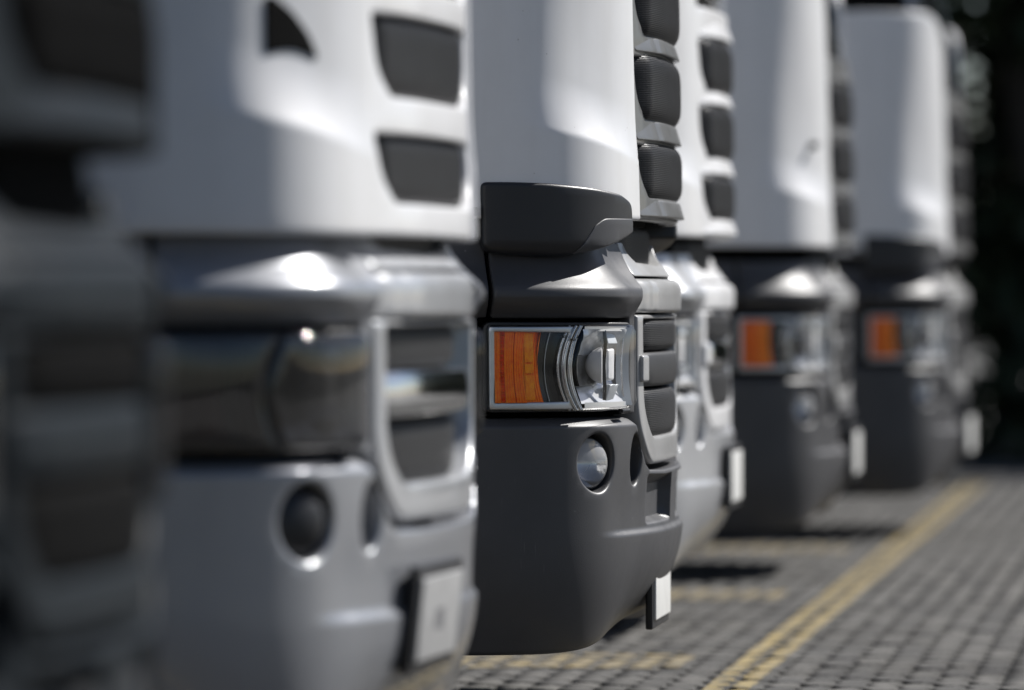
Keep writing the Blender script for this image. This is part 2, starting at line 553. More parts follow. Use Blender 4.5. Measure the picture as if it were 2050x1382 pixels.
def box(name, lo, hi, bev=0.0):
    bm = bmesh.new()
    bmesh.ops.create_cube(bm, size=1)
    for v in bm.verts:
        v.co = Vector([(lo[i] + hi[i]) / 2 + v.co[i] * (hi[i] - lo[i]) for i in range(3)])
    if bev:
        bmesh.ops.bevel(bm, geom=bm.edges[:], offset=bev, segments=3, affect='EDGES', profile=0.6)
    me = bpy.data.meshes.new(name)
    bm.to_mesh(me); bm.free()
    me.shade_smooth(); me.set_sharp_from_angle(angle=math.radians(40))
    return me

def circle(cs, cz, r, n=48, rs=None):
    rs = rs or r
    return [(cs + rs * math.cos(2 * math.pi * k / n), cz + r * math.sin(2 * math.pi * k / n)) for k in range(n)]

def mirror_poly(half):
    """half: points from the near side to the middle (s <= 0), returns the closed symmetric polygon (top edge given left to right)"""
    return half + [(-a, b) for a, b in reversed(half)]

# ------------------------------------------------------------------ ground
TRUCK_GAP = 5.0
D0 = 18.2                                                # near side of the truck in focus

ground = link(bpy.data.objects.new("ground", mesh_from("ground", [(-400, -60, -0.085), (400, -60, -0.085), (400, 900, -0.085), (-400, 900, -0.085)], [(0, 1, 2, 3)], False)))
ground.data.materials.append(M['soil'])
tag(ground, kind="structure")
PX0, PX1, PY0, PY1 = -6.2, 3.4, 4.0, 44.0
def flat(name, x0, y0, x1, y1, z, mat):
    me = mesh_from(name, [(x0, y0, z), (x1, y0, z), (x1, y1, z), (x0, y1, z)], [(0, 1, 2, 3)], False)
    me.materials.append(mat)
    return me
yard = link(bpy.data.objects.new("yard_paving", bpy.data.meshes.new("yard_paving")))
bm = bmesh.new()
for x0, y0, x1, y1 in ((-60, -40, PX0, 140), (PX1, -40, 60, 140), (PX0, -40, PX1, PY0), (PX0, PY1, PX1, 140)):
    vs = [bm.verts.new(p) for p in ((x0, y0, -0.004), (x1, y0, -0.004), (x1, y1, -0.004), (x0, y1, -0.004))]
    bm.faces.new(vs)
bm.to_mesh(yard.data); bm.free()
yard.data.materials.append(M['far_paving'])
tag(yard, kind="structure")

PW, PL = 0.115, 0.26                                      # paver pitch across and along
def paver_shape():
    a, b = PW / 2 - 0.0006, PL / 2 - 0.006
    ca, cb = 0.043, 0.090                                 # cut corners leave the dark holes of the lattice
    def ring(i, z):
        return [(-a + ca, -b + i, z), (a - ca, -b + i, z), (a - i, -b + cb, z), (a - i, b - cb, z), (a - ca, b - i, z), (-a + ca, b - i, z), (-a + i, b - cb, z), (-a + i, -b + cb, z)]
    V = ring(0, -0.05) + ring(0, -0.005) + ring(0.0035, 0.0)
    F = []
    for k in range(2):
        for j in range(8):
            F.append((k * 8 + j, k * 8 + (j + 1) % 8, k * 8 + 8 + (j + 1) % 8, k * 8 + 8 + j))
    F.append(tuple(range(16, 24)))
    return np.array(V), F
PV, PF = paver_shape()
paver_me = mesh_from("paver", PV, PF, False)
paver_me.materials.append(M['paver'])
cells = []
ny = int((PY1 - PY0) / PL)
nxp = int((PX1 - PX0) / PW)
for i in range(nxp):
    for j in range(ny):
        x = PX0 + (i + 0.5) * PW
        y = PY0 + (j + 0.5) * PL + (i * 0.5 % 1.0) * PL + (i * 0.037 % 1.0) * PL - PL * 0.5
        cells.append((x, y))
cells = np.array(cells)
cells[:, 1] += rng.uniform(-0.012, 0.012, len(cells))
dz = rng.uniform(-0.003, 0.003, len(cells))
# the pavers that show largest: the open ground right of the truck in focus, nearest to the viewer
cx, cy = cells[:, 0], cells[:, 1]
vis = (cy > 20.3) & (cx > -0.1095 * cy + 0.35) & (cx < -0.0290 * cy - 0.02)
order = np.argsort(np.where(vis, cy, 1e6))
near = set(order[:300].tolist())
pavement = link(bpy.data.objects.new("pavement", flat("pavement", PX0, PY0, PX1, PY1, -0.045, M['soil'])))
tag(pavement, kind="structure")
for k in sorted(near):
    o = bpy.data.objects.new("paver", paver_me)
    link(o, pavement)
    o.location = (cells[k, 0], cells[k, 1], dz[k])
    o.rotation_euler = (random.uniform(-.006, .006), random.uniform(-.008, .008), random.uniform(-.01, .01))
rest = [k for k in range(len(cells)) if k not in near]
C3 = np.concatenate([cells[rest], dz[rest][:, None]], 1)
RV = (PV[None] + C3[:, None, :]).reshape(-1, 3)
nq = len(rest)
me = bpy.data.meshes.new("paving_field")
quads = np.array([f for f in PF if len(f) == 4])
octs = np.array([f for f in PF if len(f) == 8])
offs = (np.arange(nq) * 24)[:, None, None]
FQ = (quads[None] + offs).reshape(-1); FO = (octs[None] + offs).reshape(-1)
me.vertices.add(len(RV)); me.vertices.foreach_set("co", RV.ravel())
me.loops.add(len(FQ) + len(FO)); me.loops.foreach_set("vertex_index", np.concatenate([FQ, FO]))
npl = len(FQ) // 4 + len(FO) // 8
me.polygons.add(npl)
tot = np.concatenate([np.full(len(FQ) // 4, 4), np.full(len(FO) // 8, 8)])
me.polygons.foreach_set("loop_start", np.concatenate([[0], np.cumsum(tot)[:-1]]))
me.update(calc_edges=True); me.validate()
me.materials.append(M['paver'])
pf = link(bpy.data.objects.new("paving_field", me), pavement)
tag(pf, kind="stuff")

# painted lines: only on the paver tops, so the joints and holes stay bare
def paint_line(name, x0, x1, y0, y1, mat, jitter=0.0):
    a, b = PW / 2 - 0.008, PL / 2 - 0.009
    V, F = [], []
    m = (cx + a > x0) & (cx - a < x1) & (cy + b > y0) & (cy - b < y1)
    for k in np.nonzero(m)[0]:
        px0, px1 = max(cx[k] - a, x0), min(cx[k] + a, x1)
        py0, py1 = max(cy[k] - b, y0), min(cy[k] + b, y1)
        if px1 - px0 < 0.01 or py1 - py0 < 0.01:
            continue
        z = dz[k] + 0.004
        # clip the same corners as the paver
        pts = []
        ca, cb = 0.040, 0.086
        for (X, Y) in ((px0, py0), (px1, py0), (px1, py1), (px0, py1)):
            atc = (abs(abs(X - cx[k]) - a) < 1e-6) and (abs(abs(Y - cy[k]) - b) < 1e-6)
            if atc:
                sx = 1 if X > cx[k] else -1; sy = 1 if Y > cy[k] else -1
                p1 = (X - sx * ca, Y, z); p2 = (X, Y - sy * cb, z)
                pts += [p1, p2] if sx * sy < 0 and False else ([p2, p1] if (sx, sy) in ((1, 1), (-1, -1)) else [p1, p2])
            else:
                pts.append((X, Y, z))
        bi = len(V)
        V += pts
        F.append(tuple(range(bi, bi + len(pts))))
    me = mesh_from(name, V, F, False)
    me.materials.append(mat)
    o = link(bpy.data.objects.new(name, me))
    return tag(o, kind="structure")

paint_line("yellow_front_line", -1.68, -1.52, 8.0, 43.8, M['yellow'])
for k in range(-2, 5):
    yl = D0 - 1.3 + k * TRUCK_GAP
    if PY0 < yl < 36:
        paint_line("yellow_stall_line", -6.0, -1.86, yl - 0.42, yl + 0.42, M['faded'])

# ------------------------------------------------------------------ truck meshes (built once, shared)
SPEC = []      # (name, mesh, role, parent name or None, mirrored copy on the far side?, only-if flag)
def spec(name, mesh, role, parent=None, mir=False, flag=None, loc=(0, 0, 0), zshift=None):
    SPEC.append(dict(name=name, mesh=mesh, role=role, parent=parent, mir=mir, flag=flag, loc=loc, zshift=zshift))

FINE = [(-1.45, -0.60, 0.014)]

# --- bumper
def zb(s):
    a = np.abs(s)
    return 0.236 + 0.075 * (1 - sstep((a - 0.25) / 0.95))
def bumper_off(s, z, rk=1.0):
    a = np.abs(s)
    lo = zb(s)
    hull = (0.06 + 0.07 * (1 - sstep((a - 0.45) / 0.60))) * np.clip((0.66 - z) / (0.66 - lo), 0, 1) ** 2.6
    k = sstep((1.00 - a) / 0.20)                          # waist step fades in round the corner
    step = 0.015 * k * sstep((z - 0.590) / 0.022) * (1 - 0.8 * sstep((z - 0.64) / 0.25))
    ledge = 0.034 * np.clip((z - 0.936) / 0.03, 0, 1) ** 1.15
    # recess either side of the middle, under the grille
    rec = rk * 0.040 * sstep((a - 0.10) / 0.035) * sstep((0.56 - a) / 0.03) * sstep((z - 0.618) / 0.02) * sstep((0.765 - z) / 0.018)
    return -hull - step - ledge - rec - 0.004
half = [(-1.86, 0.27)]
bot = [(v, float(zb(v))) for v in np.linspace(-1.80, 0, 26)]
top_half = [(-1.86, 0.966), (-1.2, 0.966), (-0.715, 0.966), (-0.672, 0.925), (-0.635, 0.865), (-0.585, 0.815), (-0.53, 0.792), (-0.3, 0.786), (0, 0.786)]
bot_full = bot + [(-a, b) for a, b in reversed(bot[:-1])]
top_full = top_half + [(-a, b) for a, b in reversed(top_half[:-1])]
outline = bot_full + list(reversed(top_full))
fog1 = circle(-0.988, 0.824, 0.090, 64)
fog2 = circle(-0.690, 0.828, 0.080, 64, rs=0.056)
mir = lambda c: [(-a, b) for a, b in c]
bumper = panel("bumper", outline, [fog1, fog2, mir(fog1), mir(fog2)], bumper_off, edge_r=0.012, thick=0.10, h=0.035,
               fs=[(-1.45, -0.05, 0.016)], fz=[(0.575, 0.63, 0.005), (0.925, 0.966, 0.005)], eh=0.014)
spec("bumper", bumper, 'bumper', flag='recessed')
bumper2 = panel("bumper", outline, [fog1, fog2, mir(fog1), mir(fog2)], lambda s, z: bumper_off(s, z, 0.0), edge_r=0.012, thick=0.10, h=0.04,
                fs=[(-1.45, -0.05, 0.022)], fz=[(0.575, 0.63, 0.007), (0.925, 0.966, 0.007)], eh=0.016)
spec("bumper", bumper2, 'bumper', flag='plain')

# fog lamps: pocket, lens, reflector
def fog(cs, cz, r, lens, name):
    c = W(np.array([cs]), np.array([cz]), np.array([-0.02]))[0]
    n = (W(np.array([cs]), np.array([cz]), np.array([1.0]))[0] - W(np.array([cs]), np.array([cz]), np.array([0.0]))[0])
    n = Vector(n).normalized()
    pocket = lathe("lamp_pocket", [(r + 0.014, 0.000), (r + 0.010, -0.015), (r * 0.93, -0.045), (r * 0.93, -0.10), (0, -0.10)], c, n, 40)
    spec(name, pocket, 'black', None, True)
    if lens:
        nl = (n + Vector((0.0, -0.42, 0.05))).normalized()      # the lamp itself is aimed outwards
        rl = r * 0.83
        cl = Vector(c) + n * -0.010 + Vector((-0.014, -0.004, 0))
        refl = lathe("reflector", [(rl, -0.004), (rl * 0.8, -0.022), (rl * 0.5, -0.038), (rl * 0.2, -0.046), (0, -0.047)], cl, nl, 36)
        spec("reflector", refl, 'chrome', name, True)
        ln = lathe("lens", [(rl * 1.02, -0.012), (rl * 1.02, 0), (rl * 0.93, 0.008), (rl * 0.75, 0.015), (rl * 0.5, 0.020), (rl * 0.25, 0.023), (0, 0.0235)], cl, nl, 36)
        spec("lens", ln, 'fogglass', name, True)
        ring = lathe("retaining_ring", [(rl * 1.02, -0.012), (rl * 1.10, -0.010), (rl * 1.10, -0.03), (rl * 1.0, -0.03)], cl, nl, 36)
        spec("retaining_ring", ring, 'black', name, True)
fog(-0.988, 0.824, 0.090, True, "fog_lamp")
fog(-0.690, 0.828, 0.074, False, "lamp_opening")

# --- dark surround over the headlight, with the pillar beside it
def lid_off(s, z):
    t = np.clip((z - 1.362) / 0.15, 0, 1)
    sm = np.sqrt((z - 1.366) ** 2 + 0.010 ** 2)
    tt = np.clip(((z - 1.366) + sm) / 2 / 0.15, 0, 1)
    ins = 0.105 * (1 - (1 - tt) ** 2)
    return -ins - 0.020 + (0.030 + 0.032 * sstep((np.abs(s) - 0.72) / 0.25)) * sstep((z - 1.270) / 0.07)
lid = [(-1.366, 1.272), (-0.728, 1.272), (-0.728, 0.972), (-0.673, 0.972), (-0.672, 1.355), (-0.640, 1.392), (-0.607, 1.422), (-0.586, 1.470), (-0.620, 1.512), (-1.366, 1.512)]
lid = rounded(lid, [0.012, 0.012, 0.006, 0.006, 0.05, 0.02, 0.02, 0.03, 0.01, 0.006])
lid_me = panel("headlight_surround", lid, [], lid_off, edge_r=0.009, thick=0.05, h=0.022, fs=FINE, fz=[(1.34, 1.43, 0.005)], eh=0.012)
spec("headlight_surround", lid_me, 'dark', None, True)
fend = rounded([(-1.86, 0.976), (-1.408, 0.976), (-1.408, 1.275), (-1.380, 1.275), (-1.380, 1.512), (-1.86, 1.512)], 0.006)
fend_me = panel("side_panel", fend, [], lid_off, edge_r=0.006, thick=0.04, h=0.04, fz=[(1.34, 1.43, 0.006)], eh=0.02)
spec("side_panel", fend_me, 'dark', None, True)

# --- headlight cavity
def tray_d(s, z):
    e = np.minimum(np.minimum(s + 1.405, -0.712 - s), np.minimum(z - 0.972, 1.272 - z))
    return -0.03 - 0.10 * sstep(e / 0.02)
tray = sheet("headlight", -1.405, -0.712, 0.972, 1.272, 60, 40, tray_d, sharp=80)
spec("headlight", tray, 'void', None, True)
H = "headlight"
# outer black frame of the lamp
fr_out = rounded([(-1.392, 0.983), (-0.735, 0.986), (-0.735, 1.258), (-1.392, 1.262)], [0.03, 0.03, 0.03, 0.03])
fr_in = rounded([(-1.374, 0.993), (-0.75, 0.996), (-0.75, 1.246), (-1.374, 1.248)], [0.012] * 4)
spec("lamp_frame", panel("lamp_frame", fr_out, [fr_in], lambda s, z: -0.012 + 0 * s, edge_r=0.006, thick=0.05, h=0.03, eh=0.012), 'black', H, True)
# curved divide: an arc bowing to the outside
def arc(z, base, bow):
    return base - 0.026 - bow * (1 - ((z - 1.12) / 0.125) ** 2)
zz = np.linspace(0.992, 1.247, 22)
# satin bezel round the indicator
bz_out = [(-1.373, 0.993), (-1.375, 1.247)] + [(float(arc(z, -1.066, 0.040)), float(z)) for z in zz[::-1]]
bz_in = [(-1.356, 1.014), (-1.358, 1.232)] + [(float(arc(z, -1.082, 0.036)), float(z)) for z in np.linspace(1.228, 1.016, 20)]
bz_out = list(reversed(bz_out)); bz_in = list(reversed(bz_in))
spec("bezel", panel("bezel", bz_out, [rounded(bz_in, 0.004, 2)], lambda s, z: 0.002 + 0 * s, edge_r=0.004, thick=0.05, h=0.03, eh=0.008), 'satin', H, True)
# amber indicator: ribbed wall, core behind
def amber_d(s, z):
    a = (s + 1.357)
    w = 0.0022 * (np.mod(a, 0.0098) / 0.0098)
    rib = np.where(s < -1.335, 0.004, np.where(s < -1.318, -0.002 + 0.003 * np.sin(z * 2 * math.pi / 0.0135), np.where(s < -1.283, 0.003, np.where(s < -1.280, -0.003, np.where(s < -1.243, 0.003, -0.003 - 0.05 * (s + 1.243))))))
    return 0.004 + rib - w - 0.10 * (z - 1.013)
sv = np.unique(np.concatenate([np.linspace(-1.357, -1.18, 90), -1.357 + np.arange(1, 18) * 0.0098 - 1e-4, -1.357 + np.arange(1, 18) * 0.0098 + 1e-4, [-1.3351, -1.3349, -1.3181, -1.3179, -1.2831, -1.2829, -1.2801, -1.2799, -1.2431, -1.2429]]))
Zs = np.linspace(1.013, 1.234, 70)
def bend(me_fn):
    return me_fn
S_, Z_ = np.meshgrid(sv, Zs)
edge = arc(Z_, -1.170, 0.022)
S2 = -1.357 + (S_ + 1.357) / (1.357 - 1.18) * (edge + 1.357)
Vb = W(S2.ravel(), Z_.ravel(), amber_d(S_.ravel(), Z_.ravel()))
nsv = len(sv)
Fb = [(j * nsv + i, j * nsv + i + 1, (j + 1) * nsv + i + 1, (j + 1) * nsv + i) for j in range(len(Zs) - 1) for i in range(nsv - 1)]
spec("amber_lens", mesh_from("amber_lens", Vb, Fb, True, 30), 'amber', H, True)
def core_d(s, z):
    c = ((s + 1.235) / 0.075) ** 2 + ((z - 1.12) / 0.11) ** 2
    return -0.080 + 0.020 * np.clip(c, 0, 1.4) + 0.003 * np.sin(s * 2 * math.pi / 0.011)
spec("indicator_reflector", sheet("indicator_reflector", -1.36, -1.17, 1.01, 1.237, 60, 24, core_d, sharp=30), 'amber_core', H, True)
def glow_patch_d(s, z):
    return 0.0045 - 0.10 * (z - 1.013) - 0.25 * np.abs(s + 1.246)
for z0, z1 in ((1.022, 1.098), (1.104, 1.132), (1.138, 1.226)):  # added yellow patches that paint a bulb glow onto the amber
    spec("indicator_glow_patch", sheet("indicator_glow_patch", -1.260, -1.232, z0, z1, 5, 8, glow_patch_d, sharp=20), 'amber_bright', H, True)
# gloss black divider with a thin bright line
def strip(name, f0, f1, d, z0, z1, ns=8, nz=24, edge=0.0):
    Z = np.linspace(z0, z1, nz); T = np.linspace(0, 1, ns)
    T_, ZZ = np.meshgrid(T, Z)
    S = f0(ZZ) * (1 - T_) + f1(ZZ) * T_
    dd = d if not callable(d) else d(T_.ravel(), ZZ.ravel())
    V = W(S.ravel(), ZZ.ravel(), np.broadcast_to(dd, S.ravel().shape))
    F = [(j * ns + i, j * ns + i + 1, (j + 1) * ns + i + 1, (j + 1) * ns + i) for j in range(nz - 1) for i in range(ns - 1)]
    return mesh_from(name, V, F, True, 50)
spec("divider", strip("divider", lambda z: arc(z, -1.172, 0.022), lambda z: arc(z, -1.066, 0.038), lambda t, z: -0.014 - 0.012 * np.sin(t * math.pi), 1.013, 1.234), 'gloss_black', H, True)
spec("trim_line", tube("trim_line", [W(np.array([arc(z, -1.140, 0.026)]), np.array([z]), np.array([-0.020]))[0] for z in np.linspace(1.016, 1.231, 20)], 0.0013, 6), 'satin', H, True)
for k, (b0, rr, dd) in enumerate(((-1.088, 0.0045, -0.006), (-1.072, 0.0055, 0.004), (-1.056, 0.0050, 0.004), (-1.043, 0.0040, -0.004))):
    spec("lens_ridge", tube("lens_ridge", [W(np.array([arc(z, b0, 0.040)]), np.array([z]), np.array([dd]))[0] for z in np.linspace(0.990, 1.249, 28)], rr, 10), 'ridge', H, True)
# main reflector bowl in three tones, bright and dark reflections put into the colours
def bowl_d(s, z):
    a = (s + 0.90) / 0.15; b = (z - 1.12) / 0.115
    rr = np.clip(a * a * 0.7 + b * b, 0, 1.25)
    return -0.080 + 0.052 * rr
spec("upper_reflector", sheet("upper_reflector", -1.05, -0.775, 1.158, 1.238, 40, 16, lambda s, z: bowl_d(s, z) + 0.002 * np.sin(s * 60 + z * 130), sharp=70), 'foil', H, True)
spec("reflector_bowl", sheet("reflector_bowl", -1.05, -0.775, 1.062, 1.157, 36, 16, bowl_d, sharp=70), 'bowl_chrome', H, True)
def low_d(s, z):
    return -0.022 - 0.50 * (z - 1.008) - 0.012 * np.sin((s + 1.05) / 0.275 * math.pi)
spec("lower_reflector", sheet("lower_reflector", -1.05, -0.775, 1.008, 1.062, 30, 8, low_d, sharp=70), 'bright', H, True)
c0 = Vector(W(np.array([-0.935]), np.array([1.126]), np.array([-0.030]))[0])
spec("bulb_shield", lathe("bulb_shield", [(0, -0.052), (0.018, -0.049), (0.034, -0.040), (0.046, -0.027), (0.054, -0.012), (0.058, 0.0), (0.050, 0.002), (0, 0.002)], c0, (1, 0.10, 0), 32, 40), 'shield', H, True)
spec("shield_post", tube("shield_post", [c0 + Vector((0.008, 0.0, 0.108)), c0 + Vector((0.012, 0, 0.07)), c0 + Vector((0.006, 0, 0.0)), c0 + Vector((0.010, 0, -0.07)), c0 + Vector((0.008, 0, -0.108))], 0.006, 8), 'gloss_black', H, True)
# frosted inner lamp body and lower facet, right of the shield
spec("inner_lamp", panel("inner_lamp", rounded([(-0.900, 1.080), (-0.852, 1.078), (-0.848, 1.178), (-0.900, 1.175)], 0.01), [], lambda s, z: -0.026 + 0 * s, edge_r=0.006, thick=0.03, h=0.02), 'shield', H, True)
spec("lower_facet", panel("lower_facet", rounded([(-0.895, 1.010), (-0.835, 1.012), (-0.822, 1.066), (-0.895, 1.066)], 0.004), [], lambda s, z: -0.030 + (z - 1.04) * 0.3, edge_r=0.003, thick=0.02, h=0.02), 'frost', H, True)
spec("upper_facet", panel("upper_facet", rounded([(-0.900, 1.192), (-0.825, 1.192), (-0.835, 1.238), (-0.895, 1.238)], 0.004), [], lambda s, z: -0.030 - (z - 1.21) * 0.3, edge_r=0.003, thick=0.02, h=0.02), 'frost', H, True)
# curved inner end of the lamp
spec("end_rib", tube("end_rib", [W(np.array([-0.79 + 0.028 * ((z - 1.12) / 0.115) ** 2]), np.array([z]), np.array([-0.026]))[0] for z in np.linspace(1.005, 1.238, 20)], 0.0028, 8), 'ridge', H, True)
spec("end_wall", sheet("end_wall", -0.79, -0.752, 1.000, 1.243, 8, 20, lambda s, z: -0.045 + (s + 0.79) * 0.8 + 0.01 * ((z - 1.12) / 0.11) ** 2), 'frost', H, True)
# sill strips inside, above and below the bowl
for z0, z1 in ((0.994, 1.012), (1.232, 1.248)):
    spec("lamp_sill", sheet("lamp_sill", -1.04, -0.76, z0, z1, 20, 4, lambda s, z: -0.018 + 0 * s), 'bright', H, True)
# clear cover in two lobes
def cover_off(s, z):
    a = np.where(s < -1.063, (s + 1.22) / 0.16, (s + 0.90) / 0.165)
    b = (z - 1.12) / 0.13
    return 0.016 + 0.006 * np.clip(1 - a * a, 0, 1) * np.clip(1 - b ** 4, 0, 1)
cv1 = [(-1.383, 0.986), ] + [(float(arc(z, -1.062, 0.040)), float(z)) for z in np.linspace(0.985, 1.252, 22)] + [(-1.383, 1.252)]
cv1 = rounded(cv1, [0.02] + [0.0] * 22 + [0.02], 5)
cv2 = [(float(arc(z, -1.056, 0.040)), float(z)) for z in np.linspace(1.258, 0.982, 22)] + [(-0.748, 0.990), (-0.748, 1.254)]
cv2 = rounded(cv2, [0.0] * 22 + [0.045, 0.045], 8)
spec("clear_cover", panel("clear_cover", cv1, [], cover_off, edge_r=0.012, thick=0.018, h=0.02, fs=FINE, eh=0.01), 'glass', H, True)
spec("clear_cover", panel("clear_cover", cv2, [], cover_off, edge_r=0.020, thick=0.020, h=0.02, fs=FINE, eh=0.01), 'glass', H, True)
a0 = Vector(W(np.array([-0.85]), np.array([0.983]), np.array([-0.005]))[0]); a1 = Vector(W(np.array([-0.79]), np.array([0.983]), np.array([-0.005]))[0])
spec("adjuster_screw", tube("adjuster_screw", [a0, a1, a1 + (a1 - a0) * 0.1], 0.008, 12), 'black', H, True)

# --- cab corner panel with its swaged ramp
def cab_off(s, z):
    a = np.abs(s)
    lean = 0.016 * np.clip(z - 1.57, 0, 3)
    zc = 1.868 - 0.30 * np.clip((1.26 - a), 0, 0.6) * 0.62 + 0.0 * a
    amp = 0.040 * sstep((1.30 - a) / 0.30) * (0.2 + 0.8 * sstep((a - 0.68) / 0.30))
    t = (z - zc) / 0.17
    rampv = amp * np.where(t < 0, 0, 1 - (1 - np.clip(t, 0, 1)) ** 2)
    fade = 1 - 0.75 * sstep((z - zc - 0.2) / 0.9)
    return -lean - rampv * fade - 0.002
corner = rounded([(-1.70, 1.578), (-0.663, 1.578), (-0.690, 2.30), (-0.74, 2.93), (-1.70, 2.93)], [0.03, 0.012, 0, 0.26, 0.02], 10)
corner_me = panel("corner_panel", corner, [], cab_off, edge_r=0.010, thick=0.03, h=0.035, fs=[(-1.45, -0.66, 0.020)], fz=[(1.70, 2.10, 0.010)], eh=0.02)
spec("corner_panel", corner_me, 'cab', None, True, zshift='cab')
side = rounded([(-3.35, 1.45), (-1.712, 1.45), (-1.712, 2.93), (-1.75, 3.30), (-3.35, 3.30)], 0.03)
win = rounded([(-2.95, 2.15), (-1.83, 2.22), (-1.88, 2.95), (-2.95, 2.95)], 0.08)
spec("door", panel("door", side, [win], lambda s, z: -0.016 * np.clip(z - 1.57, 0, 3) - 0.002, edge_r=0.010, thick=0.03, h=0.12, eh=0.06), 'cab', None, True, zshift='cab')
spec("side_window", panel("side_window", win, [], lambda s, z: -0.016 * np.clip(z - 1.57, 0, 3) - 0.016, edge_r=0.004, thick=0.01, h=0.12, eh=0.06), 'screen', None, True, zshift='cab')

# --- black plastic housing under the cab corner (some trucks only)
hs = [(-1.401, 1.69), (-1.3, 1.69), (-1.188, 1.687), (-1.03, 1.675), (-0.875, 1.657), (-0.79, 1.632), (-0.78, 1.536), (-0.99, 1.486), (-1.09, 1.466), (-1.19, 1.46), (-1.345, 1.468), (-1.396, 1.48)]
hs = rounded(list(reversed(hs)), [0.03, 0.02, 0.02, 0.012, 0.02, 0.012, 0.03, 0.02, 0.02, 0.02, 0.02, 0.022], 6)
spec("corner_housing", panel("corner_housing", hs, [], lambda s, z: 0.012 - 0.030 * sstep((1.50 - z) / 0.05), edge_r=0.012, thick=0.11, h=0.022, fs=FINE, eh=0.012), 'black', None, True, 'housing')
fc = [(-1.100, 1.469), (-1.000, 1.488), (-0.794, 1.540), (-0.796, 1.582), (-0.985, 1.581), (-1.025, 1.560)]
spec("housing_cap", panel("housing_cap", rounded(fc, [0.005, 0.01, 0.012, 0.008, 0.03, 0.01], 6), [], lambda s, z: 0.0155 - 0.030 * sstep((1.50 - z) / 0.05), edge_r=0.004, thick=0.015, h=0.02, eh=0.010), 'dark', "corner_housing", True, 'housing')
hb = Vector(W(np.array([-1.43]), np.array([1.60]), np.array([0.0]))[0])
spec("housing_bracket", box("housing_bracket", hb + Vector((-0.03, -0.03, -0.014)), hb + Vector((0.02, 0.03, 0.014)), 0.004), 'dark', "corner_housing", True, 'housing')

# --- upper grille
GO = [(1.655, 1.828), (1.905, 2.108), (2.172, 2.375)]
def gr_off(s, z):
    return cab_off(np.maximum(np.abs(s), 0.66), z) - 0.020
def opening(z0, z1):
    ch = 0.085
    half = [(-0.555, z0), (-0.610, z0 + ch), (-0.632, z1)]
    return rounded([(-0.50, z0), (-0.598, z0 + ch * 0.75), (-0.630, z1 - 0.01), (0.630, z1 - 0.01), (0.598, z0 + ch * 0.75), (0.50, z0)], [0.03, 0.05, 0.02, 0.02, 0.05, 0.03], 6)
fo = rounded([(-0.655, 1.580), (0.655, 1.580), (0.682, 2.50), (-0.682, 2.50)], 0.02)
spec("front_grille", panel("front_grille", fo, [opening(a, b) for a, b in GO], gr_off, edge_r=0.010, thick=0.05, h=0.05, eh=0.022), 'grille', None, False, zshift='cab')
def ribs(name, z0, z1, s0, s1, base, bulge, pitch=0.0058):
    n = int((z1 - z0) / pitch)
    Z = []
    for k in range(n):
        zc = z0 + k * pitch
        Z += [zc, zc + pitch * 0.18, zc + pitch * 0.55, zc + pitch * 0.73]
    Z = np.array(Z)
    S = np.concatenate([np.linspace(s0, s0 + 0.16, 12), np.linspace(s0 + 0.2, s1 - 0.2, 14), np.linspace(s1 - 0.16, s1, 12)])
    ph = np.tile([0.0, 1.0, 1.0, 0.0], n)
    T = dict(zip(Z.tolist(), ph.tolist()))
    def d(s, z):
        e = np.minimum(s - s0, s1 - s)
        p = np.array([T[v] for v in z.tolist()])
        return base(z) + bulge * sstep(e / 0.15) - 0.030 * np.abs((z - (z0 + z1) / 2) / ((z1 - z0) / 2)) ** 5 + p * 0.0035
    return sheet(name, s0, s1, z0, z1, 0, 0, d, False, svals=S, zvals=Z)
for a, b in GO:
    spec("grille_mesh", ribs("grille_mesh", a - 0.01, b + 0.005, -0.645, 0.645, lambda z: -0.085 - 0.016 * np.clip(z - 1.57, 0, 3), 0.076), 'mesh', "front_grille", False, zshift='cab')
def slat(z0, z1, bulge, w=0.640):
    zc = (z0 + z1) / 2
    ol = rounded([(-w + 0.02, z0), (w - 0.02, z0), (w, z1), (-w, z1)], 0.015)
    def off(s, z):
        a = np.abs(s)
        return gr_off(s, z) + 0.003 + bulge * np.clip((w - a) / 0.22, 0, 1) * 0.6 + bulge * sstep((0.36 - a) / 0.03) * 0.4 - 0.016 * np.clip((z - z0) / (z1 - z0), 0, 1)
    return panel("slat", ol, [], off, edge_r=0.006, thick=0.045, h=0.03, eh=0.02)
for a, b in ((1.592, 1.648), (1.834, 1.898), (2.114, 2.165), (2.382, 2.44)):
    spec("slat", slat(a, b, 0.020), 'grille', "front_grille", False, 'slats', zshift='cab')

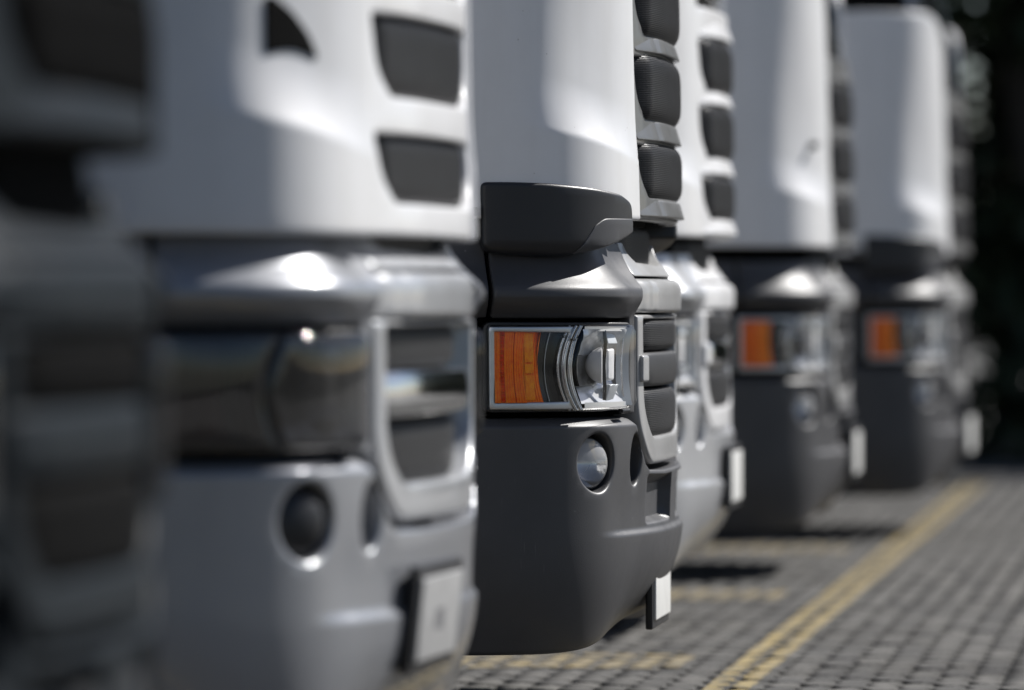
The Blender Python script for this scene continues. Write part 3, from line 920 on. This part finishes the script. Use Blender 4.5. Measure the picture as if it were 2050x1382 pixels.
# --- windscreen, brow, roof, inner shell
scr = rounded([(-0.70, 2.56), (0.70, 2.56), (0.78, 3.36), (-0.78, 3.36)], 0.06)
spec("windscreen", panel("windscreen", rounded([(-0.90, 2.54), (0.90, 2.54), (1.05, 3.36), (-1.05, 3.36)], 0.05), [], lambda s, z: -0.045 - 0.016 * np.clip(z - 1.57, 0, 3) - 0.16 * np.clip((z - 2.54) / 0.85, 0, 1), edge_r=0.006, thick=0.02, h=0.10, eh=0.05), 'screen', None, False, zshift='cab')
def shell():
    S = np.concatenate([np.linspace(-3.4, -1.55, 6), np.linspace(-1.5, 1.5, 60), np.linspace(1.55, 3.4, 6)])
    Zl = [(1.56, -0.13), (2.55, -0.15), (2.60, -0.13), (3.30, -0.24), (3.48, -0.30), (3.62, -0.42), (3.70, -0.62)]
    V, F = [], []
    for z, d in Zl:
        V += list(W(S, np.full(len(S), z), np.full(len(S), d)))
    n = len(S)
    for j in range(len(Zl) - 1):
        for i in range(n - 1):
            F.append((j * n + i, j * n + i + 1, (j + 1) * n + i + 1, (j + 1) * n + i))
    top = [(len(Zl) - 1) * n + i for i in range(n)]
    F.append(tuple(top))
    F.append(tuple(reversed(range(n))))
    F.append(tuple(j * n for j in range(len(Zl))) + tuple(j * n + n - 1 for j in reversed(range(len(Zl)))))
    return mesh_from("cab_shell", V, F, True, 40)
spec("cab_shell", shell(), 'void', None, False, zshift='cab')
roof = rounded([(-3.35, 3.375), (3.35, 3.375), (3.35, 3.56), (-3.35, 3.56)], 0.03)
spec("roof_brow", panel("roof_brow", rounded([(-3.35, 3.38), (3.35, 3.38), (3.35, 3.60), (-3.35, 3.60)], 0.03), [], lambda s, z: -0.10 - 0.9 * np.clip(z - 3.40, 0, 1) ** 1.3, edge_r=0.01, thick=0.05, h=0.10, eh=0.06), 'cab', None, False, zshift='cab')
def under():
    S = np.concatenate([np.linspace(-1.9, -1.55, 4), np.linspace(-1.5, 1.5, 60), np.linspace(1.55, 1.9, 4)])
    V, F = [], []
    Zl = [(0.36, -0.42), (0.45, -0.30), (0.70, -0.24), (1.58, -0.24)]
    for z, d in Zl:
        V += list(W(S, np.full(len(S), z), np.full(len(S), d)))
    n = len(S)
    for j in range(len(Zl) - 1):
        for i in range(n - 1):
            F.append((j * n + i, j * n + i + 1, (j + 1) * n + i + 1, (j + 1) * n + i))
    F.append(tuple(reversed(range(n)))); F.append(tuple((len(Zl) - 1) * n + i for i in range(n)))
    return mesh_from("front_crossmember", V, F, True, 40)
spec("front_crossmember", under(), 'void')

# --- lower grille: lip, bar, frame, meshes, middle bar
def lip_off(s, z):
    return lid_off(s, z) - 0.006
lipL = [(-0.655, 1.404), (-0.598, 1.425), (-0.577, 1.470), (-0.608, 1.512), (-0.54, 1.512), (-0.50, 1.475), (-0.44, 1.448), (0, 1.440)]
lip = [(-0.60, 1.404)] + [(0.60, 1.404)] + [(-a, b) for a, b in lipL[1:-1]] + [(0, 1.44)] + list(reversed(lipL[1:-1]))
spec("grille_lip", panel("grille_lip", rounded(lip, 0.012, 4), [], lip_off, edge_r=0.006, thick=0.05, h=0.03, eh=0.014), 'grille2')
spec("upper_mesh", ribs("upper_mesh", 1.415, 1.575, -0.56, 0.56, lambda z: -0.165 + 0 * z, 0.045), 'mesh')
def bar_off(s, z):
    a = np.abs(s)
    return -0.026 + 0.008 * sstep((0.60 - a) / 0.05) + 0.006 * sstep((0.46 - a) / 0.04) - 0.02 * np.clip((z - 1.37) / 0.03, 0, 1)
bar = rounded([(-0.655, 1.288), (0.655, 1.288), (0.655, 1.352), (0.615, 1.396), (-0.615, 1.396), (-0.655, 1.352)], [0.012, 0.012, 0.02, 0.02, 0.02, 0.02])
spec("grille_bar", panel("grille_bar", bar, [], bar_off, edge_r=0.016, thick=0.07, h=0.022, eh=0.014), 'grille2')
gf_out = rounded([(-0.50, 0.806), (0.50, 0.806), (0.655, 0.94), (0.660, 1.282), (-0.660, 1.282), (-0.655, 0.94)], [0.10, 0.10, 0.12, 0.01, 0.01, 0.12], 10)
gf_in = rounded([(-0.45, 0.895), (0.45, 0.895), (0.580, 0.98), (0.592, 1.268), (-0.592, 1.268), (-0.580, 0.98)], [0.09, 0.09, 0.09, 0.012, 0.012, 0.09], 10)
def frame_off(s, z):
    return -0.016 - 0.012 * sstep((0.60 - np.abs(s)) / 0.25)
spec("lower_grille", panel("lower_grille", gf_out, [gf_in], frame_off, edge_r=0.014, thick=0.07, h=0.022, eh=0.014), 'grille2')
for z0, z1 in ((1.165, 1.270), (0.885, 1.05)):
    spec("grille_mesh", ribs("grille_mesh", z0, z1, -0.600, 0.600, lambda z: -0.062 + 0 * z, 0.030), 'mesh', "lower_grille")
def mid_off(s, z):
    return -0.042 + 0.018 * sstep((0.57 - np.abs(s)) / 0.14) - 0.010 * ((z - 1.108) / 0.055) ** 2
spec("grille_crossbar", panel("grille_crossbar", rounded([(-0.588, 1.054), (0.588, 1.054), (0.588, 1.162), (-0.588, 1.162)], 0.015), [], mid_off, edge_r=0.012, thick=0.05, h=0.024, eh=0.016), 'bar', "lower_grille")
for a, b, zl, zh in ((-0.655, -0.588, 1.07, 1.155),):
    spec("catch", panel("catch", rounded([(a + 0.018, zl), (b + 0.02, zl), (b + 0.02, zh), (a + 0.018, zh)], 0.012), [], lambda s, z: -0.004 + 0 * s, edge_r=0.008, thick=0.03, h=0.02, eh=0.01), 'grille2', "lower_grille", False, 'catch')

# --- number plate
pl = box("licence_plate", (-0.004, -0.26, -0.10), (0.006, 0.26, 0.10), 0.004)
spec("licence_plate", pl, 'plate', None, False, 'plate')
spec("plate_holder", box("plate_holder", (-0.026, -0.295, -0.128), (-0.003, 0.295, 0.128), 0.006), 'black', "licence_plate", False, 'plate')
spec("plate_mark", box("plate_mark", (0.005, -0.05, -0.030), (0.0070, 0.05, 0.020)), 'plate_mark', "licence_plate", False, 'platemark')

# --- chassis, wheels, body behind
spec("chassis", box("chassis", (-7.2, -0.42, 0.62), (-0.55, 0.42, 0.92), 0.02), 'chassis')
spec("wheel_arch", box("wheel_arch", (-2.45, -1.20, 1.15), (-1.95 + 0.6, -0.75, 1.48), 0.06), 'black', None, True)
def wheel(cxw):
    prof_t = [(0.30, -0.15), (0.34, -0.165), (0.44, -0.16), (0.485, -0.14), (0.50, -0.10), (0.50, 0.10), (0.485, 0.14), (0.44, 0.16), (0.34, 0.165), (0.30, 0.15)]
    t = lathe("tyre", prof_t, (cxw, -1.04, 0.50), (0, -1, 0), 40)
    r = lathe("rim", [(0.31, 0.14), (0.29, 0.12), (0.27, 0.02), (0.15, 0.0), (0.13, 0.10), (0.10, 0.12), (0, 0.12)], (cxw, -1.04, 0.50), (0, -1, 0), 40)
    return t, r
for cxw in (-1.92, -5.6):
    t, r = wheel(cxw)
    hub = lathe("wheel", [(0.31, -0.14), (0.28, -0.06), (0.10, -0.05), (0.10, -0.20), (0, -0.20)], (cxw, -1.04, 0.50), (0, -1, 0), 24)
    wn_ = "wheel" if cxw > -3 else "wheel#rear"
    spec(wn_, hub, 'chassis', None, True)
    spec("tyre", t, 'tyre', wn_, True)
    spec("rim", r, 'rim', wn_, True)
spec("fuel_tank", box("fuel_tank", (-4.6, -1.15, 0.45), (-3.2, -0.55, 1.05), 0.08), 'rim', None, True)

# ------------------------------------------------------------------ trucks
def inlet_mesh():
    ol = rounded([(-1.095, 1.985), (-1.00, 2.000), (-0.905, 1.975), (-0.935, 2.030), (-1.00, 2.085), (-1.07, 2.120), (-1.095, 2.115)], [0.012, 0.04, 0.02, 0.03, 0.03, 0.02, 0.012])
    return panel("air_inlet", ol, [], lambda s, z: cab_off(s, z) + 0.004, edge_r=0.003, thick=0.01, h=0.02, eh=0.012)
INLET = inlet_mesh()
NOMIR_FAR = set()

def make_truck(label, X0, D, yaw, roles, flags, cab_dz=0.0, plate_z=0.59, plate_x=-0.02, plate_tilt=0.0, plate_y=0.0, inlet=False):
    root = bpy.data.objects.new("parked_truck", None)
    COL.objects.link(root)
    root.empty_display_size = 0.3
    root.location = (X0, D + HW, 0)
    root.rotation_euler = (0, 0, math.radians(yaw))
    tag(root, label, "truck", "trucks parked side by side in a row")
    made = {}
    def place(sp, side):
        o = bpy.data.objects.new(sp['name'].split('#')[0], sp['mesh'])
        par = root if sp['parent'] is None else made.get((sp['parent'], side)) or made[(sp['parent'], 0)]
        link(o, par)
        sub = sp['parent'] is not None
        if side == 1 and not (sub and par.scale.y < 0):
            o.scale = (1, -1, 1)
        if sub and sp['name'] == 'grille_mesh' and 'flat_grille' in flags:
            o.location.x = -0.035
        if sp['zshift'] == 'cab' and not sub:
            o.location.z = cab_dz
        mesh_role = roles.get(sp['role'], sp['role'])
        if len(sp['mesh'].materials) == 0:
            sp['mesh'].materials.append(M[mesh_role])
        o.material_slots[0].link = 'OBJECT'
        o.material_slots[0].material = M[mesh_role]
        made[(sp['name'], side)] = o
        return o
    for sp in SPEC:
        if sp['flag'] == 'housing' and 'housing' not in flags: continue
        if sp['flag'] == 'catch' and 'flat_grille' in flags: continue
        if sp['flag'] == 'recessed' and 'plain_bumper' in flags: continue
        if sp['flag'] == 'plain' and 'plain_bumper' not in flags: continue
        if sp['flag'] == 'slats' and 'flat_grille' in flags: continue
        if sp['flag'] == 'platemark' and 'platemark' not in flags: continue
        o = place(sp, 0)
        if sp['name'] == "licence_plate":
            o.location = (plate_x, plate_y, plate_z)
            o.rotation_euler = (0, math.radians(plate_tilt), 0)
        if sp['mir']:
            place(sp, 1)
    if inlet:
        o = bpy.data.objects.new("air_inlet", INLET)
        link(o, root)
        o.location.z = cab_dz
        if not INLET.materials: INLET.materials.append(M['void'])
        o.material_slots[0].link = 'OBJECT'; o.material_slots[0].material = M['void']
    if 'lock' in flags:
        c = W(np.array([-0.89]), np.array([2.066]), np.array([0.0]))[0]
        n = W(np.array([-0.89]), np.array([2.066]), np.array([1.0]))[0] - c
        me = lathe("lock_button", [(0.016, -0.05), (0.016, -0.012), (0.012, -0.008), (0, -0.008)], c, n, 20)
        me.materials.append(M['void'])
        link(bpy.data.objects.new("lock_button", me), root)
    return root

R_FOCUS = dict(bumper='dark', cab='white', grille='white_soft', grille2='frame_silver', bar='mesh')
R_WHITE = dict(bumper='silver', dark='silver', cab='white', grille='white', grille2='white', bar='chrome')
R_SMOKED = dict(R_WHITE, plate='plate_grey', bumper='grey_silver', dark='grey_silver', grille2='silver', glass='smoked', amber='amber_dim', amber_core='amber_dim', amber_bright='amber_dim', foil='dark_chrome', bowl_chrome='dark_chrome', bright='dark_chrome', shield='dark_chrome', frost='dark_chrome', satin='black', ridge='black', fogglass='black')
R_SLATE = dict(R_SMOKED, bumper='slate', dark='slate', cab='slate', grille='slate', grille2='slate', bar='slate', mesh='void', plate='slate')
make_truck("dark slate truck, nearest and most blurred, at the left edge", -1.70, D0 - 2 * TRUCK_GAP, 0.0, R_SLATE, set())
make_truck("blurred white truck with silver bumper and framed plate, left of the sharp truck", -1.79, D0 - TRUCK_GAP, -3.0, R_SMOKED, {'platemark', 'flat_grille', 'plain_bumper'}, cab_dz=-0.10, plate_z=0.575, plate_x=-0.008, plate_y=-0.20, plate_tilt=6, inlet=True)
make_truck("sharply focused white truck with dark grey bumper and orange indicator", -1.68, D0, 0.0, R_FOCUS, {'housing'}, plate_z=0.40, plate_x=-0.055)
make_truck("white truck with pale silver bumper, mostly hidden right behind the sharp truck", -1.89, D0 + TRUCK_GAP, 0.0, R_WHITE, {'plain_bumper'}, plate_z=0.61, plate_x=0.012)
make_truck("blurred white truck with dark bumper, second from the far end of the row", -1.68, D0 + 2 * TRUCK_GAP, 0.0, dict(R_FOCUS, grille='white_soft'), {'lock'}, plate_z=0.58, plate_x=0.012)
make_truck("farthest truck, white cab above a dark bumper, beside the dark trees", -1.31, D0 + 3 * TRUCK_GAP, -1.5, R_FOCUS, {'housing'}, plate_z=0.56, plate_x=0.012)

# ------------------------------------------------------------------ dark belt of trees beyond the yard
def tree_belt():
    V, F, mats = [], [], []
    def trunk(x, y, hgt, r):
        seg = 7
        path = [(x + random.uniform(-.1, .1) * k, y + random.uniform(-.1, .1) * k, hgt * k / 5 - 0.1) for k in range(6)]
        b = len(V)
        for i, p in enumerate(path):
            rr = r * (1 - 0.14 * i)
            for k in range(seg):
                V.append((p[0] + rr * math.cos(2 * math.pi * k / seg), p[1] + rr * math.sin(2 * math.pi * k / seg), p[2]))
        for i in range(5):
            for k in range(seg):
                F.append((b + i * seg + k, b + i * seg + (k + 1) % seg, b + (i + 1) * seg + (k + 1) % seg, b + (i + 1) * seg + k)); mats.append(1)
    cl = []
    for y in (50.5, 53.5, 57):
        x = -16.0
        while x < 12:
            h = random.uniform(7, 11)
            trunk(x, y + random.uniform(-.8, .8), h * 0.75, random.uniform(.13, .22))
            for k in range(26):
                a = random.uniform(0, 6.283); q = random.uniform(0, 1) ** .5 * 1.9
                cl.append((x + q * math.cos(a), y + q * math.sin(a), random.uniform(0.9, h), random.uniform(.45, .95)))
            x += random.uniform(1.7, 2.6)
    x = -16.0
    while x < 12:                                          # undergrowth along the edge
        cl.append((x, 49.2 + random.uniform(-.3, .4), random.uniform(.2, .9), random.uniform(.45, .7)))
        cl.append((x, 49.9 + random.uniform(-.3, .4), random.uniform(.8, 2.0), random.uniform(.5, .8)))
        x += 0.42
    for (x, y, z, r) in cl:
        n = int(210 * r)
        d = rng.normal(size=(n, 3)); d /= np.linalg.norm(d, axis=1)[:, None]
        c = np.array([x, y, z]) + d * r * rng.uniform(.35, 1.05, n)[:, None] * np.array([1, 1, .8])
        c[:, 2] = np.maximum(c[:, 2], 0.08)
        t1 = rng.normal(size=(n, 3)); t1 /= np.linalg.norm(t1, axis=1)[:, None]
        t2 = np.cross(t1, rng.normal(size=(n, 3))); t2 /= np.linalg.norm(t2, axis=1)[:, None]
        L = rng.uniform(.09, .17, n)[:, None]
        b = len(V)
        q = np.stack([c - t1 * L, c + t2 * L * .55, c + t1 * L, c - t2 * L * .55], 1).reshape(-1, 3)
        V.extend(map(tuple, q))
        for k in range(n):
            F.append((b + 4 * k, b + 4 * k + 1, b + 4 * k + 2, b + 4 * k + 3)); mats.append(0)
    me = bpy.data.meshes.new("tree_belt")
    me.from_pydata(V, [], F)
    me.materials.append(M['leaf']); me.materials.append(M['bark'])
    me.polygons.foreach_set("material_index", mats)
    me.update()
    return me
tb = link(bpy.data.objects.new("tree_belt", tree_belt()))
tag(tb, "dark blurred mass of trees and undergrowth beyond the paved yard", "trees", kind="stuff")
